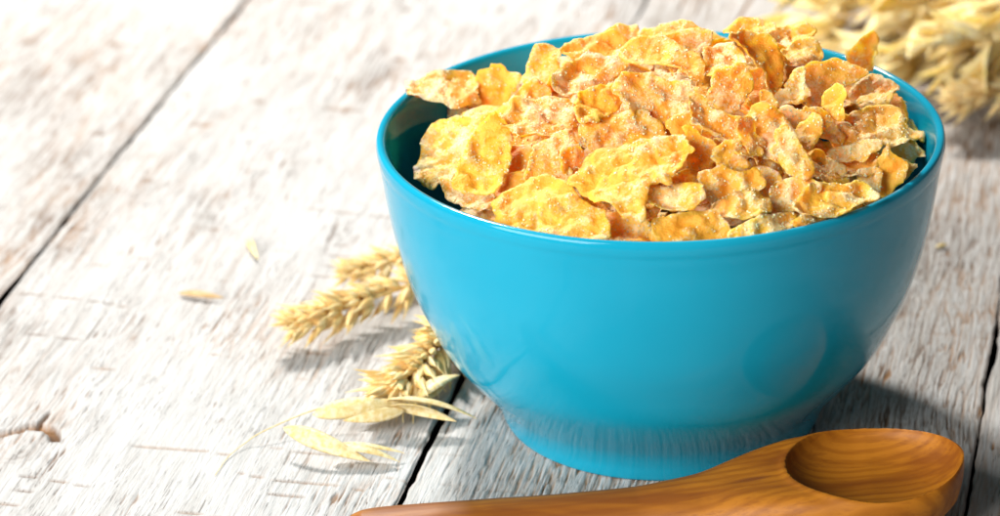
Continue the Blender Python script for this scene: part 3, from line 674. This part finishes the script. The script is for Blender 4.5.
def sugar_mesh(me, seed, density=60):
    """the grains of sugar stuck to a flake's upper face, thicker on its bumps and rim"""
    r = np.random.default_rng(seed)
    co = np.empty(len(me.vertices) * 3); me.vertices.foreach_get('co', co); co = co.reshape(-1, 3) / CM
    rel = np.empty(len(me.vertices)); me.attributes['relief'].data.foreach_get('value', rel)
    nt = me['n_top']
    tri = np.array([p.vertices[:] for p in me.polygons if len(p.vertices) == 3 and p.vertices[0] < nt])
    a, b, c = (co[tri[:, k]] for k in range(3))
    nr = np.cross(b - a, c - a); ar = np.linalg.norm(nr, axis=1) / 2
    nr = nr / (2 * ar[:, None] + 1e-12)
    w = ar * (.12 + sstep(-.12, .22, rel[tri].mean(1)))
    n = int(density * w.sum())
    i = r.choice(len(tri), n, p=w / w.sum())
    u, v = r.random(n), r.random(n); fl = u + v > 1; u[fl], v[fl] = 1 - u[fl], 1 - v[fl]
    p = a[i] + (b[i] - a[i]) * u[:, None] + (c[i] - a[i]) * v[:, None] + nr[i] * .001
    s = .011 + .017 * r.random((n, 1, 1)) ** 2
    q = r.normal(size=(n, 4)); q /= np.linalg.norm(q, axis=1, keepdims=True)
    W, X_, Y_, Z_ = q.T
    R_ = np.stack([1 - 2 * (Y_ * Y_ + Z_ * Z_), 2 * (X_ * Y_ - Z_ * W), 2 * (X_ * Z_ + Y_ * W), 2 * (X_ * Y_ + Z_ * W), 1 - 2 * (X_ * X_ + Z_ * Z_), 2 * (Y_ * Z_ - X_ * W),
                   2 * (X_ * Z_ - Y_ * W), 2 * (Y_ * Z_ + X_ * W), 1 - 2 * (X_ * X_ + Y_ * Y_)], -1).reshape(n, 3, 3)
    cu = _CUBE * np.array([1, .85, .7])
    V = p[:, None] + np.einsum('nij,kj->nki', R_, cu) * s
    Fq = (_CF[None] + (np.arange(n) * 8)[:, None, None]).reshape(-1, 4)
    return make_mesh('sugar', V.reshape(-1, 3), Fq, M_SUGAR, False)


def plane_rot(n):
    n = Vector(n).normalized()
    e1 = (Vector((1, 0, 0)) - n * n.x).normalized()
    e2 = n.cross(e1)
    return Matrix(((e1.x, e2.x, n.x), (e1.y, e2.y, n.y), (e1.z, e2.z, n.z))).to_quaternion()


HEAP = 'corn flakes heaped in the blue bowl'
_in = OUT[peak:]
_in = _in[np.argsort(_in[:, 1])]


def keep_inside(me, loc, rot):
    """a flake touching the bowl's wall bends along it instead of passing through"""
    co = np.empty(len(me.vertices) * 3); me.vertices.foreach_get('co', co); co = co.reshape(-1, 3) / CM
    m = np.array(rot.to_matrix()); w = co @ m.T + np.array(loc)
    r = np.hypot(w[:, 0], w[:, 1]); lim = np.interp(w[:, 2] - .02, _in[:, 1], _in[:, 0]) - .06
    bad = (r > lim) & (w[:, 2] < 8.33)
    if bad.any():
        w[bad, :2] *= (lim[bad] / r[bad])[:, None]
        me.vertices.foreach_set('co', (((w - np.array(loc)) @ m) * CM).ravel()); me.update()
    return bad.any()


for i, (label, loc, nrm, curl, outline) in enumerate(FLAKES):
    me = flake_mesh(outline, curl, i + 1)
    keep_inside(me, loc, plane_rot(nrm))
    o = tag(put('corn_flake', me, None, loc, plane_rot(nrm)), label, 'corn flake', HEAP)
    tag(put('sugar', sugar_mesh(me, i), o), kind='stuff')

# flakes deeper in the heap, seen only through the gaps and round the back
rng = random.Random(11)
deep = []
for k in range(9):
    nn = 11
    rx, ry = rng.uniform(.85, 1.25), rng.uniform(.75, 1.1)
    ol = [(rx * math.cos(a) * rng.uniform(.8, 1.15), ry * math.sin(a) * rng.uniform(.8, 1.15)) for a in [2 * math.pi * j / nn for j in range(nn)]]
    deep.append(flake_mesh(ol, (rng.uniform(-.1, .1), rng.uniform(-.1, .1)), 101 + k, .11))

deep_sugar = [sugar_mesh(m_, 300 + k) for k, m_ in enumerate(deep)]


def heap_z(x, y):
    return 7.1 + 3.35 * (1 - ((x - .6) ** 2 + (y - .6) ** 2) / 53.3) + .25 * math.tanh(x / 4)


spots = []
for layer, (drop, sp, rmax) in enumerate(((.72, .95, 6.2), (1.25, 1.3, 6.0))):
    tries = 0
    mine = []
    while tries < 1500:
        tries += 1
        a, rr = rng.uniform(0, 6.2832), rmax * math.sqrt(rng.random())
        x, y = rr * math.cos(a), rr * math.sin(a)
        if x < -2.2 and rr > 5.0 and y > -2.5: continue
        if any((x - p) ** 2 + (y - q_) ** 2 < sp * sp for p, q_ in mine): continue
        mine.append((x, y)); spots.append((x, y, heap_z(x, y) - drop, layer))
for x, y, z, layer in spots:
    n_ = Vector((x * .09 + rng.uniform(-.45, .45), y * .09 + rng.uniform(-.45, .45), 1)).normalized()
    rot = plane_rot(n_) @ Matrix.Rotation(rng.uniform(0, 6.28), 3, 'Z').to_quaternion()
    kk = rng.randrange(len(deep)); me = deep[kk]
    if math.hypot(x, y) > 5.0:
        me = me.copy(); keep_inside(me, (x, y, z), rot)
    o = put('corn_flake', me, None, (x, y, z), rot)
    if layer == 0 and math.hypot(x, y) <= 5.0: tag(put('sugar', deep_sugar[kk], o), kind='stuff')
    tag(o, "corn flake half buried beneath the top layer of the bowl's heap", 'corn flake', HEAP)

# ------------------------------------------------------------------ husks, ears and oats
def husk_mesh(name, mat, L=1.0, w=.19, t=.15, keel=.5, awn=.12, bend=.1, nu=12, nv=10):
    """closed pointed husk along +z, keel towards +x"""
    u = np.linspace(0, 1, nu)
    prof = np.sin(np.pi * np.clip(u, 0, 1) ** .72) ** .85
    prof[0] = .25; prof[-1] = .02
    a = np.linspace(0, 2 * np.pi, nv, endpoint=False)
    rr = 1 + keel * np.clip(np.cos(a), 0, 1) ** 4
    x = prof[:, None] * t * np.cos(a) * rr + (bend * u ** 2)[:, None] * L
    y = prof[:, None] * w * np.sin(a)
    z = (u * L)[:, None] + 0 * x
    z[-1] += awn
    v = np.stack([x, y, z], -1).reshape(-1, 3)
    f = grid_faces(nu, nv, True).tolist()
    f.append(list(range(nv)))
    return v, f


def merge(parts):
    V = []; Fc = []; b = 0
    for v, f in parts:
        V.append(v); Fc += [[i + b for i in q_] for q_ in f]; b += len(v)
    return np.concatenate(V), Fc


def xf(vf, m, loc=(0, 0, 0)):
    return vf[0] @ np.array(m.to_3x3()).T + np.array(loc), vf[1]


def spikelet(seed, mat=None, L=1.0):
    r = random.Random(seed)
    ps = []
    for k, (ay, az) in enumerate(((0, 0), (.30, 14), (-.30, -14), (0, 5), (0, -5))):
        Lk = L * (r.uniform(.82, 1.0) if k < 3 else .62)
        v = husk_mesh('h', None, Lk * 1.12, .135 * r.uniform(.9, 1.15), .105, .5, r.uniform(.06, .40), r.uniform(.03, .16))
        m = Matrix.Rotation(rad(-az * 1.2 + r.uniform(-5, 5)), 3, 'X') @ Matrix.Rotation(rad(r.uniform(-4, 6) + (14 if k > 2 else 0)), 3, 'Y') @ Matrix.Rotation(r.uniform(-.5, .5), 3, 'Z')
        ps.append(xf(v, m, (r.uniform(-.02, .03) + (.06 if k > 2 else 0), ay * .28, .03 * k)))
    v, f = merge(ps)
    return make_mesh('spikelet', v, f, mat or M_EAR)


SPK = [spikelet(40 + k) for k in range(6)]


def tube(pts, r0, r1, mat, name, nv=7):
    p = catmull(pts, 8); n = len(p)
    t = np.gradient(p, axis=0); t /= np.linalg.norm(t, axis=1, keepdims=True)
    a = np.cross(t, np.array([.13, .21, 1.0])); a /= np.linalg.norm(a, axis=1, keepdims=True)
    b = np.cross(t, a)
    rr = np.linspace(r0, r1, n)[:, None, None]
    an = np.linspace(0, 2 * np.pi, nv, endpoint=False)
    v = p[:, None] + rr * (a[:, None] * np.cos(an)[None, :, None] + b[:, None] * np.sin(an)[None, :, None])
    f = grid_faces(n, nv, True).tolist() + [list(range(nv))[::-1], list(range((n - 1) * nv, n * nv))]
    return make_mesh(name, v.reshape(-1, 3), f, mat)


def frame(d, side):
    """rotation whose z follows d and whose x leans towards side"""
    d = Vector(d).normalized(); s = Vector(side); s = (s - d * s.dot(d)).normalized()
    yv = d.cross(s)
    return Matrix(((s.x, yv.x, d.x), (s.y, yv.y, d.y), (s.z, yv.z, d.z)))


def wheat_ear(path, label, n, group, scale=1.0, seed=1, stem=None, roll=0.0, splay=24):
    """path runs from the base of the ear to its tip"""
    r = random.Random(seed)
    p = catmull(path, 16)
    base = Vector(p[0])
    t = thing('wheat_ear', label, 'wheat ear', base, group)
    loc = p - p[0]
    put('rachis', tube([tuple(x) for x in loc[::8]], .09, .05, M_STEM, 'rachis'), t)
    if stem:
        put('stem', tube([tuple(np.array(s) - p[0]) for s in stem], .11, .10, M_STEM, 'stem'), t)
    for k in range(n):
        u = (k + .3) / n * (len(p) - 2)
        i = int(u); q_ = loc[i] + (loc[i + 1] - loc[i]) * (u - i)
        d = Vector(p[min(i + 2, len(p) - 1)] - p[max(i - 2, 0)]).normalized()
        up = Vector((0, 0, 1)); up = (up - d * up.dot(d)).normalized(); sd = d.cross(up)
        th_ = roll + (0 if k % 2 else math.pi) + r.uniform(-.45, .45)
        out = sd * math.cos(th_) + up * math.sin(th_) * .9
        sp = splay * (1 - .35 * k / n) + r.uniform(-12, 14)
        if k == n - 1: sp = 3
        dirv = d * math.cos(rad(sp)) + out * math.sin(rad(sp))
        m = frame(dirv, out)
        o = put('spikelet', r.choice(SPK), t, tuple(Vector(q_) + out * .07), m.to_quaternion())
        s = scale * (.82 + .25 * math.sin(math.pi * min(1, (k + 2) / (n + 1)))) * r.uniform(.78, 1.15)
        o.scale = (s, s, s)
    # a row of smaller spikelets closes the face seen from above
    for k in range(n // 2 + 2):
        u = (k + .5) / (n // 2 + 2) * (len(p) - 3)
        i = int(u)
        d = Vector(p[i + 1] - p[i]).normalized()
        up = Vector((0, 0, 1)); up = (up - d * up.dot(d)).normalized(); sd = d.cross(up)
        out = (up + sd * r.uniform(-.5, .5)).normalized()
        dirv = d * math.cos(rad(17)) + out * math.sin(rad(17))
        o = put('spikelet', r.choice(SPK), t, tuple(Vector(loc[i]) + out * .10), frame(dirv, out).to_quaternion())
        s = scale * .8 * r.uniform(.9, 1.1); o.scale = (s, s, s)
    return t


EARS = 'wheat ears lying left of the bowl'
wheat_ear([(-3.6, 7.9, 1.0), (-6.9, 6.35, 1.0), (-8.95, 4.95, .92), (-10.45, 4.15, .82)], "longest wheat ear at the bowl's left, pointing left above its brown shadow", 24, EARS, .9, 3,
          [(6, 12, .5), (1, 10, .7), (-3.6, 7.9, 1.0)], .5)
wheat_ear([(-4.6, 9.6, .95), (-7.2, 8.3, .9), (-9.0, 7.7, .78)], 'short blurred wheat ear lying just behind the longest one', 17, EARS, .8, 5,
          [(6, 12.6, .5), (0, 11, .7), (-4.6, 9.6, .95)], .3)
wheat_ear([(-5.1, 5.0, .95), (-5.95, 2.8, .95), (-6.7, 1.05, .85), (-7.45, -.15, .72)], 'plump wheat ear nearest the bowl, its tip towards the camera', 22, EARS, 1.18, 8,
          [(2, 11, .5), (-3, 8.2, .75), (-5.1, 5.0, .95)], .2, 34)


def glume_mesh(L, w, depth=.5, arch=.1, twist=0.0, thick=.02, nu=26, nv=9):
    """papery boat-shaped bract along +x, open downwards"""
    u = np.linspace(0, 1, nu); t = np.linspace(-1, 1, nv)
    prof = np.sin(np.pi * u ** .8) ** .8 * (1 - .25 * u); prof[0] = .04; prof[-1] = .01
    ang = t[None] * 1.15
    y = w * prof[:, None] * np.sin(ang) / math.sin(1.15)
    z = depth * w * prof[:, None] * (np.cos(ang) - .4) + (arch * L * 4 * u * (1 - u))[:, None]
    x = (u * L)[:, None] + 0 * y
    rib = .02 * np.cos(t * np.pi * 3)[None] * prof[:, None]
    z = z + rib
    c, s = np.cos(twist * u)[:, None], np.sin(twist * u)[:, None]
    y, z = y * c - z * s, y * s + z * c
    v = np.stack([x, y, z], -1).reshape(-1, 3)
    f = grid_faces(nu, nv)
    nr = vert_normals(v, f)
    v2 = v - nr * thick
    n0 = nu * nv
    bd = [i * nv for i in range(nu)]; be = [i * nv + nv - 1 for i in range(nu)]
    side = [[bd[i + 1], bd[i], bd[i] + n0, bd[i + 1] + n0] for i in range(nu - 1)] + [[be[i], be[i + 1], be[i + 1] + n0, be[i] + n0] for i in range(nu - 1)]
    side += [[j, j + 1, j + 1 + n0, j + n0] for j in range(nv - 1)] + [[n0 - nv + j + 1, n0 - nv + j, 2 * n0 - nv + j, 2 * n0 - nv + j + 1] for j in range(nv - 1)]
    return np.concatenate([v, v2]), f.tolist() + (f[:, ::-1] + n0).tolist() + side


def oat_husk(label, glumes, group='loose oat husks left of the bowl'):
    base = Vector(glumes[0][0])
    t = thing('oat_husk', label, 'oat husk', base, group)
    for k, (a, b, w, arch, roll) in enumerate(glumes):
        a, b = Vector(a), Vector(b); d = b - a
        me = make_mesh('glume', *glume_mesh(d.length, w, .75, arch, .25 * (-1) ** k), M_HUSK)
        zz = Vector((0, 0, 1)); dn = d.normalized(); upv = (zz - dn * zz.dot(dn)).normalized(); yv = upv.cross(dn)
        m = Matrix(((dn.x, yv.x, upv.x), (dn.y, yv.y, upv.y), (dn.z, yv.z, upv.z))) @ Matrix.Rotation(roll, 3, 'X')
        put('glume', me, t, tuple(a - base), m.to_quaternion())
    return t


oat_husk('pale split oat husk lying nearest the camera, its left tip raised', [
    ((-10.25, -1.95, .72), (-7.9, -3.05, .20), .29, .06, .75),
    ((-9.0, -2.50, .42), (-7.12, -2.98, .12), .30, .05, -.2),
    ((-8.9, -2.40, .40), (-7.0, -2.62, .2), .16, .04, -.3)])
oat_husk('pale flat oat husk pointing left beneath the plump wheat ear', [
    ((-9.5, -1.05, .62), (-7.1, -.75, .80), .32, .05, .7),
    ((-7.0, -.95, .62), (-8.7, -1.22, .50), .22, .03, -1.0)])
oat_husk('cream oat husk pointing right towards the foot of the bowl', [
    ((-7.55, -.80, .88), (-5.05, -1.28, .48), .29, .06, -.7),
    ((-7.4, -.98, .78), (-5.6, -1.30, .42), .26, .04, -1.0)])
oat_husk('stubby yellow oat husk tucked between the plump ear and the bowl', [
    ((-6.75, -.35, .55), (-5.5, .45, .95), .48, .08, -.5),
    ((-6.65, -.1, .5), (-5.75, .75, .8), .28, .05, .5)])
aw = [(-12.03, -3.29, .05), (-11.75, -2.3, .06), (-11.3, -1.62, .14), (-10.88, -1.36, .3), (-9.86, -.81, .5), (-9.05, -.52, .62), (-8.3, -.4, .68)]
tag(put('oat_stalk', tube([tuple(np.array(p_) - np.array(aw[0])) for p_ in aw], .011, .022, M_STEM, 'oat_stalk'), None, aw[0]),
    'hair-thin dry stalk curving over the planks left of the oat husks', 'stalk')


def chaff(label, a, b, w, mat):
    a, b = Vector(a), Vector(b); d = (b - a)
    me = make_mesh('chaff', *glume_mesh(d.length, w, .6, .04, .6), mat)
    dn = d.normalized(); zz = Vector((0, 0, 1)); upv = (zz - dn * zz.dot(dn)).normalized(); yv = upv.cross(dn)
    m = Matrix(((dn.x, yv.x, upv.x), (dn.y, yv.y, upv.y), (dn.z, yv.z, upv.z)))
    return tag(put('chaff', me, None, a, m.to_quaternion()), label, 'chaff', 'bits of chaff on the planks')


chaff('small brown sliver of chaff lying alone on the white plank', (-13.93, 8.22, .08), (-12.5, 7.7, .12), .16, M_CHAFF)
chaff('tiny pale curved bit of chaff behind the brown sliver', (-12.11, 12.19, .08), (-11.66, 10.4, .12), .13, M_OAT)
chaff('tiny yellow crumb of chaff by the gap at the right edge', (8.9, 10.0, .06), (9.3, 10.2, .08), .1, M_STEM)

# ------------------------------------------------------------------ bundle of dry oats behind the bowl on the right
OATS = 'dry oat panicles behind the bowl'


def oat_spikelet(seed):
    r = random.Random(seed)
    ps = []
    for k in range(3):
        L = (2.3, 2.1, 1.7)[k] * r.uniform(.9, 1.1)
        v = glume_mesh(L, (.44, .40, .28)[k], .9, .05, r.uniform(-.3, .3), .02, 12, 7)
        v = (np.array(v[0]), v[1])
        m = Matrix.Rotation(rad((10, -12, 2)[k] + r.uniform(-4, 4)), 3, 'Y') @ Matrix.Rotation(rad((0, 170, 80)[k]), 3, 'X')
        ps.append(xf(v, m))
    v, f = merge(ps)
    return make_mesh('spikelet', v, f, M_OAT)


OSP = [oat_spikelet(70 + k) for k in range(5)]


def panicle(label, pts, n, seed, spread=1.5, lean=(-.8, -.45, -.15), sc=1.0):
    r = random.Random(seed)
    p = catmull(pts, 10)
    t = thing('oat_panicle', label, 'oat panicle', pts[0], OATS)
    loc = p - np.array(pts[0])
    put('stem', tube([tuple(x) for x in loc[::10]], .12, .05, M_STEM, 'stem'), t)
    for k in range(n):
        i = int(len(p) * (.25 + .75 * (k + r.random()) / n)); i = min(i, len(p) - 1)
        off = np.array([r.uniform(-1, 1), r.uniform(-1, 1), r.uniform(-.7, .9)]) * spread
        e = loc[i] + off
        zabs = e[2] + pts[0][2]
        if zabs < .35: e[2] += .35 - zabs + r.random() * .5
        put('pedicel', tube([tuple(loc[i]), tuple((loc[i] + e) / 2 + np.array([0, 0, .2])), tuple(e)], .03, .03, M_STEM, 'pedicel', 5), t)
        d = Vector(lean) + Vector((r.uniform(-.6, .6), r.uniform(-.6, .6), r.uniform(-.35, .35)))
        d.normalize()
        if zabs < 1.0: d.z = max(d.z, -.1)
        m = frame(d, (r.uniform(-1, 1), r.uniform(-1, 1), r.uniform(-1, 1)))
        m = m @ Matrix(((0, 0, -1), (0, 1, 0), (1, 0, 0)))      # +x of the husk follows d
        o = put('spikelet', r.choice(OSP), t, tuple(e), m.to_quaternion())
        s = sc * r.uniform(.8, 1.15); o.scale = (s, s, s)
    return t


panicle('oat panicle at the right edge of the picture, nearest the bowl rim', [(24, 27, .6), (18, 24, 1.6), (14.5, 22, 2.6), (11.6, 20.6, 2.4)], 44, 1, 1.5, sc=1.25)
panicle('oat panicle with long pale husks in the upper right corner', [(26, 33, .6), (19, 29, 2.2), (15, 26.5, 3.2), (11.0, 25.0, 2.6)], 46, 2, 1.8, sc=1.3)
panicle('oat panicle farthest back at the top right', [(27, 39, .6), (20, 35, 1.5), (15, 32.5, 2.4), (9.5, 31, 1.5)], 40, 3, 1.9, sc=1.3)
panicle('sparse oat panicle end whose husks peep over the back rim', [(20, 33, .5), (14, 30, 1.0), (10.5, 28, 1.3), (7.6, 27.5, 1.0)], 22, 4, 1.3, sc=1.2)
panicle('low oat panicle reaching left behind the bowl rim', [(24, 29, .5), (17, 26, 1.2), (12.5, 23.6, 1.9), (9.6, 22.9, 1.3)], 26, 9, 1.2, sc=1.2)
wheat_ear([(19, 21.2, 1.3), (15.5, 19.8, 1.6), (12.2, 18.9, 1.5), (10.6, 18.8, 1.2)], 'blurred wheat ear under the oats at the right edge', 22, 'wheat ears under the oats', 1.05, 21,
          [(27, 24, .4), (23, 22.6, .9), (19, 21.2, 1.3)], .2)
